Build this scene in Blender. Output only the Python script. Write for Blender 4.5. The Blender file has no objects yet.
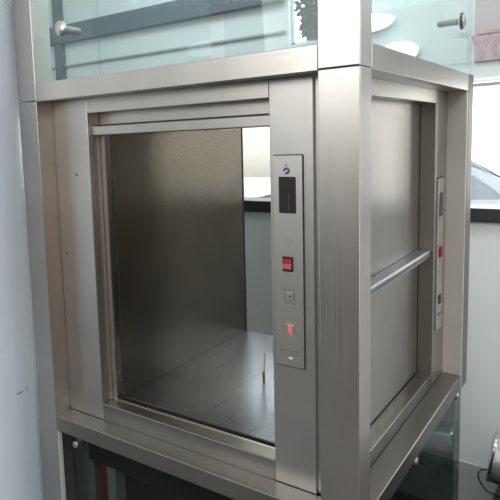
import bpy, bmesh, math, random
from mathutils import Vector, Matrix
random.seed(7)
S = bpy.context.scene
C = S.collection
PI = math.pi

# ------------------------------------------------------------------ materials
def mat(name):
    m = bpy.data.materials.new(name); m.use_nodes = True
    return m, m.node_tree, m.node_tree.nodes['Principled BSDF']

def plain(name, col, rough=.5, metal=0., noise=0., scale=8., emit=None, estr=0., spec=.5):
    m, nt, b = mat(name)
    b.inputs['Roughness'].default_value = rough
    b.inputs['Metallic'].default_value = metal
    b.inputs['Specular IOR Level'].default_value = spec
    b.inputs['Base Color'].default_value = (*col, 1)
    if noise:
        tc = nt.nodes.new('ShaderNodeTexCoord'); n = nt.nodes.new('ShaderNodeTexNoise')
        n.inputs['Scale'].default_value = scale; n.inputs['Detail'].default_value = 5
        r = nt.nodes.new('ShaderNodeValToRGB')
        r.color_ramp.elements[0].position = .3; r.color_ramp.elements[1].position = .7
        r.color_ramp.elements[0].color = (*[c*(1-noise) for c in col], 1)
        r.color_ramp.elements[1].color = (*[min(1, c*(1+noise)) for c in col], 1)
        nt.links.new(tc.outputs['Object'], n.inputs['Vector'])
        nt.links.new(n.outputs['Fac'], r.inputs['Fac'])
        nt.links.new(r.outputs['Color'], b.inputs['Base Color'])
    if emit:
        b.inputs['Emission Color'].default_value = (*emit, 1)
        b.inputs['Emission Strength'].default_value = estr
    return m

def steel(name, col, rough, axis='Z', metal=1., stain=.12, bump=.06, rv=.085):
    """brushed stainless sheet: fine grain drawn along one axis and soft blotches"""
    m, nt, b = mat(name)
    b.inputs['Metallic'].default_value = metal
    tc = nt.nodes.new('ShaderNodeTexCoord')
    mp = nt.nodes.new('ShaderNodeMapping')
    mp.inputs['Scale'].default_value = {'Z': (420, 420, 3), 'X': (3, 420, 420), 'Y': (420, 3, 420)}[axis]
    g = nt.nodes.new('ShaderNodeTexNoise'); g.inputs['Scale'].default_value = 1; g.inputs['Detail'].default_value = 3
    bl = nt.nodes.new('ShaderNodeTexNoise'); bl.inputs['Scale'].default_value = 5; bl.inputs['Detail'].default_value = 4
    L = nt.links.new
    L(tc.outputs['Object'], mp.inputs['Vector']); L(mp.outputs['Vector'], g.inputs['Vector'])
    L(tc.outputs['Object'], bl.inputs['Vector'])
    r = nt.nodes.new('ShaderNodeValToRGB')
    r.color_ramp.elements[0].position = .3; r.color_ramp.elements[1].position = .72
    r.color_ramp.elements[0].color = (*[c*(1-stain) for c in col], 1)
    r.color_ramp.elements[1].color = (*[min(1, c*(1+stain*.5)) for c in col], 1)
    L(bl.outputs['Fac'], r.inputs['Fac']); L(r.outputs['Color'], b.inputs['Base Color'])
    mr = nt.nodes.new('ShaderNodeMapRange')
    mr.inputs['To Min'].default_value = rough-rv*.8; mr.inputs['To Max'].default_value = rough+rv*1.2
    L(g.outputs['Fac'], mr.inputs['Value']); L(mr.outputs['Result'], b.inputs['Roughness'])
    bp = nt.nodes.new('ShaderNodeBump'); bp.inputs['Strength'].default_value = bump; bp.inputs['Distance'].default_value = .002
    L(g.outputs['Fac'], bp.inputs['Height']); L(bp.outputs['Normal'], b.inputs['Normal'])
    return m

def glass(name, tint, refl=1.):
    m = bpy.data.materials.new(name); m.use_nodes = True
    nt = m.node_tree; nt.nodes.clear(); L = nt.links.new
    out = nt.nodes.new('ShaderNodeOutputMaterial')
    tr = nt.nodes.new('ShaderNodeBsdfTransparent'); tr.inputs['Color'].default_value = (*tint, 1)
    gl = nt.nodes.new('ShaderNodeBsdfGlossy'); gl.inputs['Roughness'].default_value = .02
    gl.inputs['Color'].default_value = (.85*refl, .97*refl, .96*refl, 1)
    fr = nt.nodes.new('ShaderNodeFresnel'); fr.inputs['IOR'].default_value = 1.5
    mx = nt.nodes.new('ShaderNodeMixShader')
    # the sheet tints and mirrors once, where light enters it
    ge = nt.nodes.new('ShaderNodeNewGeometry')
    iv = nt.nodes.new('ShaderNodeMath'); iv.operation = 'SUBTRACT'; iv.inputs[0].default_value = 1
    mu = nt.nodes.new('ShaderNodeMath'); mu.operation = 'MULTIPLY'
    L(ge.outputs['Backfacing'], iv.inputs[1]); L(iv.outputs[0], mu.inputs[0]); L(fr.outputs['Fac'], mu.inputs[1])
    mc = nt.nodes.new('ShaderNodeMix'); mc.data_type = 'RGBA'
    mc.inputs['A'].default_value = (*tint, 1); mc.inputs['B'].default_value = (1, 1, 1, 1)
    L(ge.outputs['Backfacing'], mc.inputs['Factor']); L(mc.outputs['Result'], tr.inputs['Color'])
    L(mu.outputs[0], mx.inputs['Fac']); L(tr.outputs['BSDF'], mx.inputs[1]); L(gl.outputs['BSDF'], mx.inputs[2])
    L(mx.outputs['Shader'], out.inputs['Surface'])
    return m

ST_V = steel('steel_vertical_grain', (.56, .54, .51), .33, 'Z')
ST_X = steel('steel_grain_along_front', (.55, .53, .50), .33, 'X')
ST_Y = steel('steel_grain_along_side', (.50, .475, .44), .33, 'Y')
ST_LOW_X = steel('steel_low_front', (.36, .345, .32), .34, 'X')  # lower frame's dim reflections put into a darker copy of the steel
ST_LOW_Y = steel('steel_low_side', (.19, .18, .165), .34, 'Y')  # side ledge's shade put into a darker copy of the steel
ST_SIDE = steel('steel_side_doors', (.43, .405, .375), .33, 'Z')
ST_HANDLE = steel('steel_handle', (.24, .245, .26), .42, 'Y')
ST_POST = steel('steel_far_post', (.74, .71, .66), .36, 'Z', metal=.45)  # paler copy of the steel, the reveal's bright reflections put into its colour
ST_JAMB = steel('steel_jamb_bright', (.60, .585, .56), .36, 'Z')
ST_CAR = steel('steel_car_wall', (.26, .23, .19), .24, 'Z', stain=.22, metal=.92, bump=.0, rv=.02)
ST_FLOOR = steel('steel_car_floor', (.22, .24, .275), .28, 'Y', stain=.28, bump=.01, rv=.03)
ST_PLATE = steel('steel_faceplate', (.62, .61, .585), .38, 'Z', stain=.04, bump=.03)
CHROME = plain('bolt_steel', (.62, .58, .52), .3, 1.)
BOLT_DARK = plain('bolt_dark_ring', (.12, .12, .11), .4, .6)
BLACK = plain('black_rubber', (.012, .012, .012), .6)
GAP = plain('dark_recess', (.03, .03, .03), .7)
RAIL = plain('black_window_rail', (.022, .024, .028), .45)
G_UP = glass('glass_clear_green', (.86, .925, .925))
G_LOW = glass('glass_dark_green', (.50, .54, .52), .45)
G_WIN = glass('window_glass', (.97, .98, .98))
DISPLAY = plain('display_window', (.03, .03, .034), .18)
SEG = plain('display_segment', (.10, .02, .05), .4, emit=(.5, .05, .2), estr=.06)
RED = plain('red_switch', (.26, .010, .014), .25, emit=(.8, .02, .03), estr=.03)
RED_DK = plain('red_switch_bezel', (.05, .008, .01), .35)
RED_LIT = plain('red_lamp_lit', (.8, .12, .14), .3, emit=(1, .12, .16), estr=.22)
BLUE = plain('blue_enamel', (.05, .07, .22), .35)
WHITE = plain('glow_base_white', (.7, .7, .72), .35)
REDMARK = plain('red_enamel', (.45, .18, .13), .4)
ENGRAVE = plain('engraved_line', (.20, .195, .185), .5, .4)
ENGRAVE2 = plain('engraved_faint', (.40, .39, .375), .5, .6)

# ------------------------------------------------------------------ mesh helpers
def bx(bm, x0, x1, y0, y1, z0, z1, bev=0.):
    t = bmesh.new()
    bmesh.ops.create_cube(t, size=1)
    for v in t.verts:
        v.co = Vector(((x0+x1)/2+v.co.x*(x1-x0), (y0+y1)/2+v.co.y*(y1-y0), (z0+z1)/2+v.co.z*(z1-z0)))
    if bev:
        bmesh.ops.bevel(t, geom=t.edges[:], offset=bev, segments=2, profile=.5, affect='EDGES')
    me = bpy.data.meshes.new('t'); t.to_mesh(me); t.free(); bm.from_mesh(me); bpy.data.meshes.remove(me)
    return bm

def lathe(bm, prof, M=None, n=28, cap=True):
    """prof: (radius, height) along local z"""
    M = M or Matrix()
    rings = []
    for r, h in prof:
        if r < 1e-6: rings.append([bm.verts.new(M @ Vector((0, 0, h)))])
        else: rings.append([bm.verts.new(M @ Vector((r*math.cos(2*PI*i/n), r*math.sin(2*PI*i/n), h))) for i in range(n)])
    for a, b in zip(rings, rings[1:]):
        for i in range(n):
            k = (i+1) % n
            if len(a) == 1 and len(b) == 1: continue
            if len(a) == 1: bm.faces.new((a[0], b[i], b[k]))
            elif len(b) == 1: bm.faces.new((a[i], a[k], b[0]))
            else: bm.faces.new((a[i], a[k], b[k], b[i]))
    if cap:
        if len(rings[0]) > 1: bm.faces.new(rings[0][::-1])
        if len(rings[-1]) > 1: bm.faces.new(rings[-1])
    return bm

def tube(bm, pts, r, n=10):
    pts = [Vector(p) for p in pts]; rings = []
    for i, p in enumerate(pts):
        d = (pts[min(i+1, len(pts)-1)]-pts[max(i-1, 0)]).normalized()
        a = d.cross(Vector((0, 0, 1)) if abs(d.z) < .9 else Vector((1, 0, 0))).normalized(); b = d.cross(a)
        rings.append([bm.verts.new(p+r*(a*math.cos(2*PI*k/n)+b*math.sin(2*PI*k/n))) for k in range(n)])
    for A, B in zip(rings, rings[1:]):
        for k in range(n): bm.faces.new((A[k], A[(k+1) % n], B[(k+1) % n], B[k]))
    bm.faces.new(rings[0][::-1]); bm.faces.new(rings[-1])
    return bm

def prism(bm, poly, axis, a, b):
    """extrude 2-D polygon; axis 'x': poly is (y,z); 'y': (x,z); 'z': (x,y)"""
    f = {'x': lambda p, t: (t, p[0], p[1]), 'y': lambda p, t: (p[0], t, p[1]), 'z': lambda p, t: (p[0], p[1], t)}[axis]
    A = [bm.verts.new(f(p, a)) for p in poly]; B = [bm.verts.new(f(p, b)) for p in poly]
    n = len(poly)
    for i in range(n): bm.faces.new((A[i], A[(i+1) % n], B[(i+1) % n], B[i]))
    bm.faces.new(A[::-1]); bm.faces.new(B)
    return bm

def obj(name, bm, m, parent=None, smooth=False):
    bmesh.ops.recalc_face_normals(bm, faces=bm.faces[:])
    me = bpy.data.meshes.new(name); bm.to_mesh(me); bm.free()
    for mm in (m if isinstance(m, (list, tuple)) else [m]): me.materials.append(mm)
    if smooth:
        for p in me.polygons: p.use_smooth = True
        try: me.set_sharp_from_angle(angle=math.radians(40))
        except Exception: pass
    o = bpy.data.objects.new(name, me); C.objects.link(o)
    if parent:
        o.parent = parent
        if parent.type == 'EMPTY': o.matrix_parent_inverse = Matrix.Translation(parent.location).inverted()
    return o

def tag(o, label, cat, group=None, kind=None):
    if label: o['label'] = label
    if cat: o['category'] = cat
    if group: o['group'] = group
    if kind: o['kind'] = kind
    return o

def thing(name, label, cat, loc=(0, 0, 0), group=None):
    o = bpy.data.objects.new(name, None); o.location = loc; o.empty_display_size = .1
    C.objects.link(o); return tag(o, label, cat, group)

def struct(name, bm, m, parent=None):
    o = obj(name, bm, m, parent)
    if parent is None: o['kind'] = 'structure'
    return o

def B(*a, bev=0.): return bx(bmesh.new(), *a, bev=bev)

# ------------------------------------------------------------------ dimensions (metres; near front corner of the lift at x=0,y=0)
W, D = .90, .9166
PW = .0708                      # post face
D1 = .0516                      # jambs sit back by this much
D2 = .0919                      # door plane
ZT, ZB = 1.679, 1.633           # upper beam
ZS, ZL = .800, .7575            # lower beam
ZTOP = 2.22
ZH = 1.598                      # top of door openings
ZSILL = .846
bv = .0016

lift = thing('dumbwaiter', 'brushed stainless steel dumbwaiter tower with glazed shaft beside the pale round column', 'lift', (-W/2, D/2, 0))
def part(name, bm, m, smooth=False, parent=None, label=None):
    o = obj(name, bm, m, parent or lift, smooth)
    if label: o['label'] = label
    return o

# posts (the two front ones run the full height and show a splice; the rear ones stand between the beams)
def tall_post(x0, x1, y0, y1, name):
    bm = bmesh.new()
    bx(bm, x0, x1, y0, y1, 0, ZB+.0015, bv)
    bx(bm, x0, x1, y0, y1, ZB+.003, ZTOP, bv)
    return part(name, bm, ST_V)
tall_post(-.075, 0, 0, .0588, 'post')
tall_post(-W, -W+PW, 0, .0588, 'post')
part('post', B(-.0700, 0, D-PW, D, ZL, ZT, bev=bv), ST_POST)
part('post', B(-W, -W+PW, D-PW, D, ZL, ZT, bev=bv), ST_V)

part('post_side_shade', B(0, .0012, D-PW+.010, D, ZL, ZT, bev=.0004), steel('steel_side_shade', (.20, .19, .17), .5, 'Z', metal=.6), label='dark strip shading the post side')  # thin skin added so the side face's shade sits in its colour
# beams
part('top_beam', B(-W+PW, -.075, 0, .06, ZB, ZT, bev=bv), ST_X)
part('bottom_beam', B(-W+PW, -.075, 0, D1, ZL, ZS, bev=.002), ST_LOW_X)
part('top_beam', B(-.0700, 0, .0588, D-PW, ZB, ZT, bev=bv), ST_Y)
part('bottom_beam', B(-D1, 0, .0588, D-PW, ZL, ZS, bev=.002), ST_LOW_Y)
part('top_beam', B(-W+PW, -.070, D-.06, D, ZB, ZT, bev=bv), ST_X)
part('bottom_beam', B(-W+PW, -.070, D-.06, D, ZL-.045, ZL, bev=.002), ST_X)
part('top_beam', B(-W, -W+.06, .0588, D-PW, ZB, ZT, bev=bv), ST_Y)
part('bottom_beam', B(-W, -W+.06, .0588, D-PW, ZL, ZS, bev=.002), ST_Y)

# front surround
jl0, jl1 = -W+PW, -.703
jr0, jr1 = -.1995, -.1065
part('jamb', B(jl0, jl1, D1, D2, ZS, ZB, bev=.0020), ST_JAMB)
part('jamb', B(jr0, jr1, D1, D2, ZS, ZB, bev=.0020), ST_JAMB)
part('jamb_return', B(jr1, -.060, D1+.007, D1+.012, ZS, ZB), ST_V)
part('header', B(jl1, jr0, D1, .0880, ZH, ZB, bev=.001), ST_X)
part('sill', B(jl1, jr0, D1, D2-.003, ZS-.01, ZSILL, bev=.0018), ST_LOW_X)
part('sill_track', B(jl1, jr0, D2-.003, D2+.004, ZSILL-.03, ZSILL+.001, bev=.0008), CHROME)
# door tracks beside the opening
for xa, xb in ((jl1-.004, -.689), (jr0-.012, jr0+.004)):
    part('door_track', B(xa, xb, .0925, .101, ZSILL-.02, ZB, bev=.0006), ST_V)
# raised front door
fd = part('door', B(-.7005, jr0, D2, D2+.010, 1.566, ZT-.002, bev=.001), ST_X)
part('door_lip', B(-.7025, jr0, .064, D2+.008, 1.543, 1.5655, bev=.002), ST_X, parent=fd)
part('door_seal', B(-.7005, jr0, D2-.004, D2, 1.5665, 1.5700), GAP, parent=fd)

# side surround (right face, x = 0)
fj0, fj1 = .717, D-PW
nj0, nj1 = .0588, .19
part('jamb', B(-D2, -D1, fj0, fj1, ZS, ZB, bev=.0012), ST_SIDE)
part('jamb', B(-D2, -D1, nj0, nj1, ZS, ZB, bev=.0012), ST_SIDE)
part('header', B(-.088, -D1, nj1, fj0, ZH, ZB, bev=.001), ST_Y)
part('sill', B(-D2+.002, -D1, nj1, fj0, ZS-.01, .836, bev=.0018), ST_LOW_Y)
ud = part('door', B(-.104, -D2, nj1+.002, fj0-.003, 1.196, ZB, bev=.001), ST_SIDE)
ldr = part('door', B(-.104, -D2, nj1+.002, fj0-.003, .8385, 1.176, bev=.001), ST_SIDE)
hb = bmesh.new()
prism(hb, [(-D2, 1.1955), (-.062, 1.1955), (-.058, 1.1915), (-.058, 1.181), (-.064, 1.181), (-.064, 1.1885), (-D2, 1.1885)], 'y', nj1+.01, fj0-.004)
part('door_handle', hb, ST_HANDLE, parent=ud)
hb = bmesh.new()
prism(hb, [(-D2, 1.1755), (-.066, 1.1755), (-.066, 1.171), (-D2, 1.166)], 'y', nj1+.01, fj0-.004)
part('door_lip', hb, ST_Y, parent=ldr)
part('door_gap', B(-.102, -.098, nj1+.004, fj0-.004, 1.176, 1.196), GAP, parent=ldr)
part('door_seal', B(-.102, -D2+.001, nj1+.004, fj0-.004, .8345, .8385), BLACK, parent=ldr)
part('door_seal', B(-.0935, -D2+.0006, fj0-.0032, fj0-.0004, .8385, ZB), GAP, parent=ud)

# rear and left cladding of the shaft
part('rear_jamb', B(-W+PW, -.788, D-.06, D-.045, ZL, ZB, bev=.001), ST_V)
part('rear_jamb', B(-.20, -.070, D-.06, D-.045, ZL, ZB, bev=.001), ST_V)
part('side_cladding', B(-W+.015, -W+.023, .0588, D-PW, ZS, ZB, bev=.001), ST_V)

# glass of the shaft
def bolt(p, axis, parent, r=.0135, dark=False):
    """standoff: round button outside the glass and a rod inwards; axis is the outward direction"""
    M = Matrix.Translation(p) @ Vector(axis).to_track_quat('Z', 'Y').to_matrix().to_4x4()
    bm = bmesh.new()
    lathe(bm, [(r*.96, 0), (r, .002), (r, .007), (r*.8, .0095), (0, .010)], M)
    o = obj('standoff_bolt', bm, CHROME, parent, True)
    if dark:
        b2 = bmesh.new(); lathe(b2, [(r*1.35, -.0005), (r*1.4, .002), (r*1.2, .005), (r*1.02, .006)], M)
        b2.to_mesh(me2 := bpy.data.meshes.new('ring')); b2.free()
        bm3 = bmesh.new(); bm3.from_mesh(o.data); n0 = len(bm3.faces); bm3.from_mesh(me2)
        bm3.faces.ensure_lookup_table()
        for f in bm3.faces[n0:]: f.material_index = 1
        bm3.to_mesh(o.data); bm3.free(); o.data.materials.append(BOLT_DARK)
        bpy.data.meshes.remove(me2)
    bm = bmesh.new(); lathe(bm, [(.009, -.010), (.009, -.055), (.006, -.055), (.006, -.060)], M)
    obj('standoff_rod', bm, plain('rod_grey', (.30, .33, .33), .4, .4), parent, True)
g = .008
part('glass_pane', B(-.788, -.20, D-.055, D-.050, ZL, ZB), glass('glass_grey', (.385, .39, .37)), label='grey tinted rear pane')
xs = -.6155
p1 = part('glass_pane', B(-W+PW-.004, xs-.001, .012, .012+g, ZT-.002, ZTOP), G_UP)
bolt((-.733, .012, 1.80), (0, -1, 0), p1, r=.0185)
p2 = part('glass_pane', B(xs+.001, -.0745, .012, .012+g, ZT-.002, ZTOP), G_UP)
p3 = part('glass_pane', B(-.004-g, -.004, .059, D+.001, ZT+.0005, ZTOP), G_UP)
bolt((-.004, .768, 1.811), (1, 0, 0), p3, r=.0165, dark=True)
p4 = part('glass_pane', B(-W+PW, -.014, D-.012-g, D-.012, ZT+.0005, ZTOP), G_UP)
p5 = part('glass_pane', B(-W+.004, -W+.004+g, .059, D-.022, ZT+.0005, ZTOP), G_UP)
q1 = part('glass_pane', B(-W+PW-.004, -.0745, .014, .014+g, .02, ZL+.002), G_LOW)
bolt((-.768, .014, .732), (0, -1, 0), q1, r=.010)
q2 = part('glass_pane', B(-.014-g, -.014, .059, D, .02, ZL-.0005), glass('glass_deep_green', (.33, .39, .365), .45))
bolt((-.014, .842, .737), (1, 0, 0), q2, r=.010, dark=True)
bolt((-.014, .405, .737), (1, 0, 0), q2, r=.010)
part('glass_pane', B(-W+.02, -.024, D-.03-g, D-.03, .02, ZL-.046), G_LOW)
part('glass_pane', B(-W+.012, -W+.02, .059, D-.04, .02, ZL-.0005), G_LOW)
part('edge_highlight', B(-W+PW, -W+PW+.0022, .001, .0135, 0, ZL-.001), plain('edge_highlight_pale', (.62, .64, .62), .4), label='painted highlight strip')  # pale strip painting the lit inner edge of the post
# fittings seen through the lower glass
PIT_RED = plain('pit_red_paint', (.20, .03, .035), .5)
PIT_GREY = plain('pit_galvanised', (.30, .32, .31), .5, .1)
PIT_GREEN = plain('pit_pale_channel', (.25, .27, .26), .5, .1)
PIT_DK = plain('pit_dark_panel', (.10, .105, .10), .6)
def channel(x0, x1, y0, y1, z0, z1, t=.004):
    bm = bmesh.new(); bx(bm, x0, x1, y0, y0+t, z0, z1); bx(bm, x0, x0+t, y0+t, y1, z0, z1); bx(bm, x1-t, x1, y0+t, y1, z0, z1); return bm
part('guide_rail', channel(-.848, -.800, .10, .14, 0, .70), PIT_GREEN)
part('cable_duct', channel(-.776, -.750, .10, .13, 0, .70), PIT_RED, label='dark red duct')
part('guide_rail', channel(-.749, -.718, .10, .14, 0, .70), PIT_GREY)
part('pit_panel', B(-.880, -.030, .30, .304, 0, .752), PIT_DK)
part('underside_shade', B(-.798, -.05, .080, .094, .648, .735, bev=.002), GAP)  # dark bar painting the shade under the car, hides the strip tops

# ---- call panels
def call_panel_front():
    x0, x1, z0, z1, y = -.1905, -.1290, 1.061, 1.485, D1
    f = part('call_panel', B(x0, x1, y-.0035, y-.0003, z0, z1, bev=.0008), ST_PLATE)
    part('panel_shadow_strip', (lambda bm: bx(bx(bx(bm, x1, x1+.0022, y-.0012, y-.0002, z0-.002, z1+.001),
         x0+.001, x1+.002, y-.0012, y-.0002, z0-.0022, z0), x0, x1, y-.0012, y-.0002, z1, z1+.0022))(bmesh.new()), GAP, parent=f)  # dark strips painting the plate's shadow on the jamb
    yf = y-.0035
    dsp = part('display', B(-.1785, -.1425, yf-.0012, yf+.001, 1.3725, 1.4440, bev=.0005), DISPLAY, parent=f)
    # faint digit "1" of the floor display, as thin unlit-pink segments
    bm = bmesh.new(); bx(bm, -.1580, -.1566, yf-.0016, yf-.0011, 1.396, 1.411); bx(bm, -.1580, -.1566, yf-.0016, yf-.0011, 1.379, 1.394)
    part('display_digit', bm, SEG, parent=f)
    # little blue and white emblem with a red tick above the display
    M = Matrix.Translation((-.1618, yf, 1.4555)) @ Vector((0, -1, 0)).to_track_quat('Z', 'Y').to_matrix().to_4x4()
    bm = lathe(bmesh.new(), [(.0068, 0), (.0066, .0009), (0, .0011)], M)
    part('emblem', bm, BLUE, parent=f, label='round blue emblem')
    bm = bmesh.new()
    pts = [(-.1675, 1.4515), (-.1650, 1.4545), (-.1620, 1.4560), (-.1590, 1.4585), (-.1585, 1.4565), (-.1610, 1.4535), (-.1640, 1.4522), (-.1672, 1.4490)]
    prism(bm, pts, 'y', yf-.0018, yf-.0008); part('emblem_swoosh', bm, WHITE, parent=f)
    bm = prism(bmesh.new(), [(-.1655, 1.4660), (-.1618, 1.4650), (-.1595, 1.4665), (-.1618, 1.4690)], 'y', yf-.0012, yf); part('emblem_tip', bm, REDMARK, parent=f)
    # faint round engraving
    M = Matrix.Translation((-.1595, yf, 1.316)) @ Vector((0, -1, 0)).to_track_quat('Z', 'Y').to_matrix().to_4x4()
    bm = bmesh.new()
    lathe(bm, [(.0070, 0), (.0070, .0004), (.0058, .0004), (.0058, 0)], M, cap=False)
    part('button_ring', bm, ENGRAVE2, parent=f)
    # red rocker switch
    part('switch_bezel', B(-.1725, -.1500, yf-.0020, yf, 1.2560, 1.2865, bev=.0006), RED_DK, parent=f)
    bm = prism(bmesh.new(), [(yf-.0018, 1.2612), (yf-.0062, 1.2620), (yf-.0038, 1.2720), (yf-.0026, 1.2815), (yf-.0018, 1.2820)], 'x', -.1705, -.1520)
    part('red_switch', bm, RED, parent=f)
    # square buttons with engraved borders and lines above / below
    def square(cz, lit):
        cx, h = -.1585, .0105
        bm = bmesh.new()
        for a in ((cx-h, cx+h, cz+h-.0011, cz+h), (cx-h, cx+h, cz-h, cz-h+.0011), (cx-h, cx-h+.0011, cz-h, cz+h), (cx+h-.0011, cx+h, cz-h, cz+h)):
            bx(bm, a[0], a[1], yf-.0007, yf, a[2], a[3])
        for k in range(5): bx(bm, cx-.0125+k*.005, cx-.0125+k*.005+.0034, yf-.0005, yf, cz+h+.0022, cz+h+.0040)
        for k in range(5): bx(bm, cx-.0095+k*.005, cx-.0095+k*.005+.0034, yf-.0005, yf, cz-h-.0040, cz-h-.0022)
        part('button_frame', bm, ENGRAVE2 if lit else ENGRAVE, parent=f)
        b = B(cx-h+.002, cx+h-.002, yf-.0011, yf, cz-h+.002, cz+h-.002, bev=.0004)
        part('button', b, ST_PLATE, parent=f)
        if lit: part('button_lamp', B(cx-.0042, cx+.0052, yf-.0017, yf-.001, cz-.0078, cz+.0072, bev=.0004), RED_LIT, parent=f, label='lit red button lamp')
        else:
            M = Matrix.Translation((cx+.001, yf-.001, cz+.0005)) @ Vector((0, -1, 0)).to_track_quat('Z', 'Y').to_matrix().to_4x4()
            part('button_dot', lathe(bmesh.new(), [(.0022, 0), (.002, .0007), (0, .0008)], M, 12), GAP, parent=f)
    square(1.2060, False); square(1.1390, True)
    # two lines of small engraved marks and a white oval below
    bm = bmesh.new()
    for row, n in ((1.0935, 9), (1.0880, 10)):
        for k in range(n): bx(bm, -.1815+k*.0044, -.1815+k*.0044+.0031, yf-.0005, yf, row-.0012, row+.0012)
    part('engraved_text', bm, ENGRAVE, parent=f)
    M = Matrix.Translation((-.1575, yf, 1.0785)) @ Vector((0, -1, 0)).to_track_quat('Z', 'Y').to_matrix().to_4x4() @ Matrix.Scale(2.0, 4, (1, 0, 0))
    part('oval_badge', lathe(bmesh.new(), [(.0028, 0), (.0026, .0006), (0, .0007)], M, 16), WHITE, parent=f, label='white oval badge')
    M = Matrix.Translation((-.1575, yf, 1.0785)) @ Vector((0, -1, 0)).to_track_quat('Z', 'Y').to_matrix().to_4x4() @ Matrix.Scale(2.0, 4, (1, 0, 0))
    part('badge_rim', lathe(bmesh.new(), [(.0034, 0), (.0034, .0004), (0, .0004)], M, 16), ENGRAVE, parent=f)
call_panel_front()

def call_panel_side():
    x = -D1; y0, y1, z0, z1 = .742, .806, .956, 1.392
    f = part('call_panel', B(x+.0002, x+.004, y0, y1, z0, z1, bev=.0008), ST_PLATE)
    xf = x+.004
    part('panel_shadow_strip', B(x+.0001, x+.002, y0, y1, z1, z1+.003), GAP, parent=f)  # painted shadow strip along the plate's top
    part('display', B(xf-.001, xf+.0012, .756, .792, 1.285, 1.352, bev=.0005), DISPLAY, parent=f)
    part('red_switch', B(xf-.001, xf+.005, .762, .786, 1.168, 1.198, bev=.001), RED, parent=f)
    part('button', B(xf-.001, xf+.0012, .764, .785, 1.110, 1.131, bev=.0004), ST_PLATE, parent=f)
    part('button', B(xf-.001, xf+.003, .762, .786, 1.032, 1.058, bev=.0004), DISPLAY, parent=f)
    part('engraved_text', B(xf-.001, xf+.0006, .754, .796, .996, 1.004), ENGRAVE, parent=f)
call_panel_side()
# screws on the left jamb
for sx, z in ((-.752, 1.445), (-.806, 1.238)):
    M = Matrix.Translation((sx, D1, z)) @ Vector((0, -1, 0)).to_track_quat('Z', 'Y').to_matrix().to_4x4()
    part('screw', lathe(bmesh.new(), [(.0032, 0), (.003, .0008), (0, .0010)], M, 14), GAP)

# ------------------------------------------------------------------ the car inside the shaft
car = thing('dumbwaiter_car', 'open steel lift car with dull brown side wall inside the dumbwaiter opening', 'lift car', (-.40, .43, ZSILL))
cy0, cy1 = .112, .750
def cpart(name, bm, m): return obj(name, bm, m, car)
cpart('side_wall', B(-.686, -.680, cy0, cy1, ZSILL-.01, 1.63, bev=.0008), ST_CAR)
cpart('side_wall_edge', B(-.687, -.679, cy1, cy1+.008, ZSILL-.01, 1.63), GAP)
cpart('car_floor', B(-.686, -.112, cy0, cy1+.01, ZSILL-.022, ZSILL+.002, bev=.001), ST_FLOOR)
cpart('floor_edge', B(-.686, -.112, cy0-.003, cy0, ZSILL-.024, ZSILL), BLACK)
cpart('car_ceiling', B(-.686, -.112, cy0, cy1, 1.63, 1.645), ST_CAR)
cpart('side_wall', B(-.118, -.112, cy0, cy1, ZSILL-.01, 1.63, bev=.0008), ST_CAR)

# thin pin standing on the car floor
BRASS = plain('brass', (.30, .19, .08), .35, .9)
pin = thing('upright_pin', 'thin pale pin with brass lower half standing on the lift car floor', 'pin', (-.409, .387, ZSILL+.002))
M = Matrix.Translation((-.409, .387, ZSILL+.002))
obj('pin_shank', lathe(bmesh.new(), [(.0036, 0), (.0036, .034)], M, 14), BRASS, pin, True)
obj('pin_cap', lathe(bmesh.new(), [(.0040, .034), (.0040, .083), (.003, .085), (0, .0855)], M, 14), plain('pin_white', (.85, .82, .74), .4), pin, True)

# ------------------------------------------------------------------ the room
YW = 1.45
WALL = plain('wall_panel_white', (.82, .85, .86), .5, noise=.03, scale=3)
TEAL = plain('wall_upper_pale', (.62, .67, .67), .6, noise=.05, scale=2)
FLOORM = plain('floor_concrete', (.05, .05, .049), .5, noise=.25, scale=3)
CEIL = plain('ceiling_white', (.75, .76, .76), .8)
HC = 2.8
struct('floor', B(-3.4, 2.6, -2.8, YW+.1, -.1, 0), FLOORM)
# back wall with openings: sill wall, lintel, uppers
wx0, wx1, wz0, wz1 = -1.816, .388, 1.2336, 1.7065
wall = struct('wall_back', B(-3.4, 2.6, YW, YW+.12, 0, 1.181), WALL)
bm = bmesh.new()
for k in range(-10, 9): bx(bm, .085+k*.30-.0012, .085+k*.30+.0012, YW-.001, YW+.001, 0, 1.178)
struct('wall_joint', bm, plain('joint_grey', (.45, .47, .48), .6), wall)
bm = bmesh.new()
bx(bm, -3.4, wx0, YW, YW+.12, 1.181, HC); bx(bm, wx1, 2.6, YW, YW+.12, 1.181, HC)
bx(bm, wx0, wx1, YW, YW+.12, wz1, 1.925)
bx(bm, wx0, -.843, YW, YW+.12, 1.925, HC); bx(bm, -.689, wx1, YW, YW+.12, 1.925, HC)
bx(bm, -.843, -.689, YW, YW+.12, 2.42, HC)
struct('upper_wall', bm, TEAL, wall)
struct('trim_1', B(-3.4, 2.6, YW-.02, YW+.12, 1.181, 1.2336, bev=.003), RAIL)
struct('trim_2', B(wx0, wx1, YW-.008, YW, wz1-.008, wz1+.004, bev=.0015), plain('white_trim', (.85, .86, .87), .4))
struct('trim_3', B(-3.4, -.857, YW-.014, YW, 1.981, 1.992, bev=.0015), plain('trim_grey_green', (.30, .36, .36), .5))
struct('trim_4', B(-3.4, -.857, YW-.04, YW, 2.114, 2.213, bev=.003), plain('beam_blue_grey', (.085, .11, .135), .5))
struct('trim_5', B(-2.330, -2.274, YW-.036, YW, 1.91, HC, bev=.002), plain('beam_dark_slate', (.07, .10, .12), .5))
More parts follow.
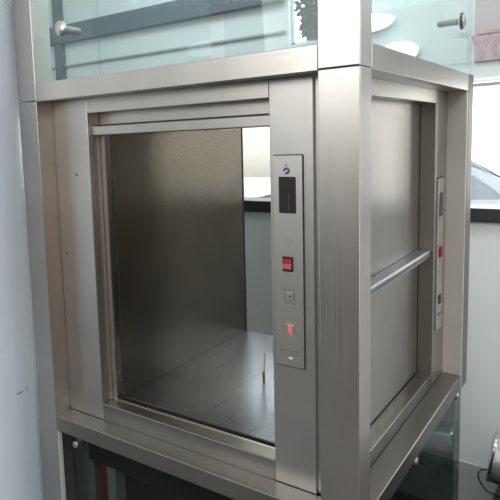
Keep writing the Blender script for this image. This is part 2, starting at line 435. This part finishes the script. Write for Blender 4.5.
# windows
FR = plain('window_frame_white', (.80, .82, .83), .4)
w1 = bmesh.new()
for x in (wx0, -.5562, wx1-.035): bx(w1, x, x+.035, YW+.03, YW+.08, wz0, wz1, .002)
bx(w1, wx0, wx1, YW+.03, YW+.08, wz1-.022, wz1-.009)
w1 = struct('window_1', w1, FR)
obj('window_pane', B(wx0, wx1, YW+.055, YW+.061, wz0, wz1), G_WIN, w1)
w2 = bmesh.new(); bx(w2, -.843, -.689, YW+.03, YW+.08, 1.925, 1.942, .002); bx(w2, -.843, -.829, YW+.03, YW+.08, 1.925, 2.42, .002)
w2 = struct('window_2', w2, FR)
obj('window_pane', B(-.843, -.689, YW+.055, YW+.061, 1.925, 2.42), G_WIN, w2)
struct('wall_left', B(-3.5, -3.4, -2.8, YW+.12, 0, HC), TEAL)
struct('ceiling', B(-3.5, 2.6, .2, YW+.12, HC, HC+.1), CEIL)

struct('wall_foot_shade', B(-3.4, 2.6, YW-.006, YW, 0, .21, bev=.002), plain('foot_shade_grey', (.46, .48, .475), .6, noise=.1, scale=5))  # grey band painting the shade low on the wall, no skirting there
# round column at the left of the lift
COL = plain('column_paint', (.56, .63, .70), .32, noise=.05, scale=2.5)
bm = bmesh.new(); lathe(bm, [(.10, 0), (.10, 2.8)], Matrix.Translation((-1.002, -.0415, 0)), 64)
col = obj('column', bm, COL, None, True); col['kind'] = 'structure'
bm = bmesh.new()
tube(bm, [(-.9046, -.0656, .8671), (-.9023, -.055, .868), (-.9019, -.0476, .8695)], .0011, 6)
tube(bm, [(-.902, -.0400, .8750), (-.902, -.0336, .8757)], .0013, 6); tube(bm, [(-.902, -.0336, .868), (-.9027, -.0271, .8646)], .0009, 6)
obj('scuff_mark', bm, GAP, col)

# ------------------------------------------------------------------ things in the background
# faded red lettering on a pale banner over the window
ban = thing('banner', 'pale banner with faded red lettering hung above the window at far right', 'banner', (.2, YW, 1.77))
BAN = plain('banner_cloth', (.42, .385, .405), .8, noise=.05, scale=6)
BANR = plain('banner_red', (.43, .315, .335), .8, noise=.12, scale=20)
obj('cloth', B(-.097, .49, YW-.010, YW, 1.771, 2.01, bev=.002), BAN, ban)
def stroke(bm, pts, w):
    for (xa, za), (xb, zb) in zip(pts, pts[1:]):
        d = Vector((xb-xa, 0, zb-za)); n = Vector((-d.z, 0, d.x)).normalized()*w/2
        q = [(xa+n.x, za+n.z), (xb+n.x, zb+n.z), (xb-n.x, zb-n.z), (xa-n.x, za-n.z)]
        stroke.n += 1; prism(bm, q, 'y', YW-.0112-.00004*stroke.n, YW-.0098)
stroke.n = 0
def arc(cx, cz, rx, rz, a0, a1, n=18):
    return [(cx+rx*math.cos(math.radians(a0+(a1-a0)*i/n)), cz+rz*math.sin(math.radians(a0+(a1-a0)*i/n))) for i in range(n+1)]
bm = bmesh.new()
stroke(bm, [(-0.1015, 1.8653), (-0.0721, 1.8233), (-0.0427, 1.8618)], .020); stroke(bm, [(-0.0721, 1.8268), (-0.0721, 1.78)], .022)
stroke(bm, arc(0.0035, 1.8163, .036, .038, 0, 360), .018)
stroke(bm, [(0.0734, 1.8548), (0.0734, 1.78)], .017); stroke(bm, arc(0.0734, 1.8352, .035, .020, 90, -90), .014)
stroke(bm, [(-0.091, 1.8744), (0.1783, 1.8744)], .014)
obj('lettering', bm, BANR, ban)

# two glowing ovals added on the wall to imitate white reflections in the glass
GLOW = plain('glow_white', (.9, .9, .9), .3, emit=(1, 1, 1), estr=1.6)
def add_glow(cx, cz, rx, rz, label):
    t = thing('glow_oval', label, 'glow', (cx, YW, cz), 'oval white glows')
    M = Matrix.Translation((cx, YW, cz)) @ Matrix.Rotation(PI/2, 4, 'X') @ Matrix.Diagonal((rx, rz, 1, 1))
    obj('glow_base', lathe(bmesh.new(), [(1.06, 0), (1.06, .015), (1.0, .018)], M, 36), WHITE, t, True)
    obj('glow_face', lathe(bmesh.new(), [(1.0, .015), (.95, .03), (.7, .045), (.35, .052), (0, .054)], M, 36), GLOW, t, True)
add_glow(-.493, 1.965, .108, .036, 'upper oval white glow added behind the side glass')
add_glow(-.364, 1.837, .0735, .0406, 'lower oval white glow added just over the side beam')

# leafy plant hanging beside the bright upper window
pl = thing('hanging_plant', 'dark leafy plant hanging before the small bright upper window', 'plant', (-.70, YW-.10, 1.91))
POTM = plain('pot_dark', (.05, .07, .09), .5); LEAF = plain('leaf_dark', (.03, .05, .065), .5, noise=.4, scale=30)
obj('pot', lathe(bmesh.new(), [(.022, 1.918), (.033, 1.955), (.035, 1.958), (.03, 1.958), (.027, 1.95)], Matrix.Translation((-.690, YW-.10, 0)), 24), POTM, pl, True)
bm = bmesh.new()
for i in range(900):
    a = random.uniform(0, 2*PI); h = random.uniform(1.945, 2.26); r = .066*math.sqrt(random.random())*(1-.4*abs((h-2.11)/.16))
    c = Vector((-.680+r*math.cos(a), YW-.10+r*math.sin(a), h))
    d = Vector((random.uniform(-1, 1), random.uniform(-1, 1), random.uniform(-.8, .6))).normalized()
    s = d.cross(Vector((random.uniform(-1, 1), random.uniform(-1, 1), 1))).normalized()
    L_, w_ = random.uniform(.03, .045), random.uniform(.008, .014)
    q = [c, c+d*L_*.5+s*w_, c+d*L_, c+d*L_*.5-s*w_]
    bm.faces.new([bm.verts.new(p) for p in q])
obj('foliage', bm, LEAF, pl)
bm = bmesh.new(); tube(bm, [(-.690, YW-.10, 1.94), (-.688, YW-.10, 2.05), (-.685, YW-.10, 2.2)], .004); tube(bm, [(-.685, YW-.10, 2.2), (-.685, YW-.10, HC)], .002)
obj('stem', bm, LEAF, pl)

# steel drum on a black stand at lower right
st = thing('black_stand', 'low black stand under the steel drum at lower right', 'stand', (.25, 1.2, 0))
BLK = plain('black_paint', (.012, .012, .013), .5)
obj('stand_top', B(.046, .50, 1.02, 1.38, .225, .255, bev=.004), BLK, st)
for x in (.06, .47):
    for y in (1.035, 1.35): obj('leg', B(x-.012, x+.012, y-.012, y+.012, 0, .225, bev=.002), BLK, st)
dr = thing('steel_drum', 'shiny steel drum lying on the black stand at lower right', 'drum', (.25, 1.2, .255))
ax = Vector((1, .10, -.16)).normalized()
c0 = Vector((.032, 1.18, .402))
M = Matrix.Translation(c0) @ ax.to_track_quat('Z', 'Y').to_matrix().to_4x4()
DRM = plain('drum_steel', (.62, .63, .64), .22, 1.)
obj('drum_body', lathe(bmesh.new(), [(0, .004), (.070, .002), (.080, 0), (.085, .003), (.087, .010), (.084, .016), (.084, .32), (.087, .326), (.087, .338), (.08, .34), (0, .336)], M, 48), DRM, dr, True)
for t in (.07, .27):
    p = c0+ax*t
    obj('drum_foot', B(p.x-.012, p.x+.012, 1.10, 1.26, .255, p.z-.068, bev=.002), BLK, dr)
cab = obj('thin_cable', tube(bmesh.new(), [(.030, 1.19, .340), (.020, 1.19, .3405), (.010, 1.19, .338), (.002, 1.19, .333), (-.003, 1.19, .325), (-.005, 1.19, .315), (-.004, 1.19, .305), (0, 1.19, .294), (.006, 1.19, .283), (.013, 1.19, .272), (.021, 1.19, .263), (.032, 1.19, .2585), (.05, 1.19, .2578), (.08, 1.19, .2578)], .0028), plain('cable_dark', (.03, .032, .032), .5))
tag(cab, 'thin dark cable looping down beside the steel drum end', 'cable')

# outdoors, seen through the window
struct('ground_outside', B(-14, 14, YW+.12, 22, -.3, -.12), plain('pavement', (.75, .75, .74), .8, noise=.08, scale=2))
van = thing('parked_car', 'silver parked car seen over the window rail at far right', 'car', (-1.7, 6.4, -.12))
CARP = plain('car_silver', (.36, .385, .42), .35, .1); CARG = plain('car_glass', (.17, .19, .22), .15); TYRE = plain('tyre', (.03, .03, .03), .8)
prof = [(-2.35, .22), (-2.38, .55), (-2.25, .82), (-1.35, .92), (-.72, 1.36), (.75, 1.40), (1.35, .98), (1.95, .93), (2.08, .6), (2.05, .22)]
bm = prism(bmesh.new(), [(x-1.7, z-.12) for x, z in prof], 'y', 5.55, 7.15)
bmesh.ops.bevel(bm, geom=bm.edges[:], offset=.06, segments=3, affect='EDGES')
obj('car_body', bm, CARP, van, True)
for poly in ([(-1.20, .93), (-.68, 1.28), (-.02, 1.30), (-.02, .93)], [(.06, .93), (.06, 1.30), (.70, 1.30), (1.15, .97)]):
    obj('car_window', prism(bmesh.new(), [(x-1.7, z-.12) for x, z in poly], 'y', 5.535, 5.56), CARG, van)
for x in (-1.55, 1.3):
    for y in (5.56, 6.94):
        M = Matrix.Translation((x-1.7, y, .19)) @ Matrix.Rotation(-PI/2, 4, 'X')
        obj('wheel', lathe(bmesh.new(), [(.2, -.01), (.31, 0), (.31, .18), (.2, .2)], M, 32), TYRE, van, True)

# ------------------------------------------------------------------ light
w = bpy.data.worlds.new('World'); S.world = w; w.use_nodes = True
nt = w.node_tree; L = nt.links.new
bg = nt.nodes['Background']
tc = nt.nodes.new('ShaderNodeTexCoord'); sp = nt.nodes.new('ShaderNodeSeparateXYZ')
L(tc.outputs['Generated'], sp.inputs['Vector'])
r = nt.nodes.new('ShaderNodeValToRGB'); e = r.color_ramp.elements
mr = nt.nodes.new('ShaderNodeMapRange'); mr.inputs['From Min'].default_value = -1; mr.inputs['From Max'].default_value = 1
L(sp.outputs['Z'], mr.inputs['Value']); L(mr.outputs['Result'], r.inputs['Fac'])
e[0].position = .30; e[0].color = (.03, .03, .03, 1)
e[1].position = .85; e[1].color = (.80, .83, .86, 1)
for pos, c in ((.45, (.09, .087, .08, 1)), (.505, (.33, .32, .305, 1)), (.58, (.66, .66, .65, 1))):
    k = e.new(pos); k.color = c
# the sky on the window side is brighter
my = nt.nodes.new('ShaderNodeMapRange'); my.inputs['From Min'].default_value = -.1; my.inputs['From Max'].default_value = .5
my.inputs['To Min'].default_value = .95; my.inputs['To Max'].default_value = 11.0
L(sp.outputs['Y'], my.inputs['Value'])
# a warm patch added low behind the camera, for golden reflections in the steel
vd = nt.nodes.new('ShaderNodeVectorMath'); vd.operation = 'DOT_PRODUCT'; vd.inputs[1].default_value = (.755, -.64, -.14)
L(tc.outputs['Generated'], vd.inputs[0])
mw = nt.nodes.new('ShaderNodeMapRange'); mw.inputs['From Min'].default_value = .98; mw.inputs['From Max'].default_value = .996
L(vd.outputs['Value'], mw.inputs['Value'])
wm = nt.nodes.new('ShaderNodeMix'); wm.data_type = 'RGBA'; wm.inputs['B'].default_value = (1.3, .78, .28, 1)
L(mw.outputs['Result'], wm.inputs['Factor']); L(r.outputs['Color'], wm.inputs['A'])
L(wm.outputs['Result'], bg.inputs['Color']); L(my.outputs['Result'], bg.inputs['Strength'])

def area(name, loc, target, size, power, col=(1, 1, 1)):
    l = bpy.data.lights.new(name, 'AREA'); l.shape = 'RECTANGLE'; l.size, l.size_y = size; l.energy = power; l.color = col
    o = bpy.data.objects.new(name, l); C.objects.link(o); o.location = loc
    o.rotation_euler = (Vector(target)-Vector(loc)).to_track_quat('-Z', 'Y').to_euler()
area('ceiling_light', (.9, -1.9, 3.0), (-.2, .2, 1.3), (1.6, .5), 26, (1, .98, .95))
area('front_fill', (-1.1, -3.3, 2.4), (-.1, .2, 1.4), (1.6, 1.0), 25, (1, .99, .97))  # unseen lamp added to brighten the near post and right jamb
area('upper_wall_fill', (-.3, .85, 2.7), (-.4, 1.45, 1.8), (3.2, .4), 25, (.96, 1, 1))  # unseen lamp added to wash the upper wall brighter

# ------------------------------------------------------------------ camera
cam = bpy.data.cameras.new('Camera'); co = bpy.data.objects.new('Camera', cam); C.objects.link(co)
yaw, pitch, roll, f = .6560, .1218, -.0372, 589.635
fw = Vector((-math.sin(yaw)*math.cos(pitch), math.cos(yaw)*math.cos(pitch), -math.sin(pitch)))
rt = fw.cross(Vector((0, 0, 1))).normalized(); up = rt.cross(fw)
c, s = math.cos(roll), math.sin(roll)
r2 = c*rt+s*up; u2 = -s*rt+c*up
Mx = Matrix((r2, u2, -fw)).transposed().to_4x4(); Mx.translation = (.3608, -.9953, 1.5167)
co.matrix_world = Mx
cam.sensor_width = 36; cam.lens = f*36/500; cam.shift_x = .15308; cam.shift_y = -.06912
cam.clip_start = .02
S.camera = co
S.view_settings.view_transform = 'Standard'
S.view_settings.look = 'None'
S.view_settings.exposure = 0
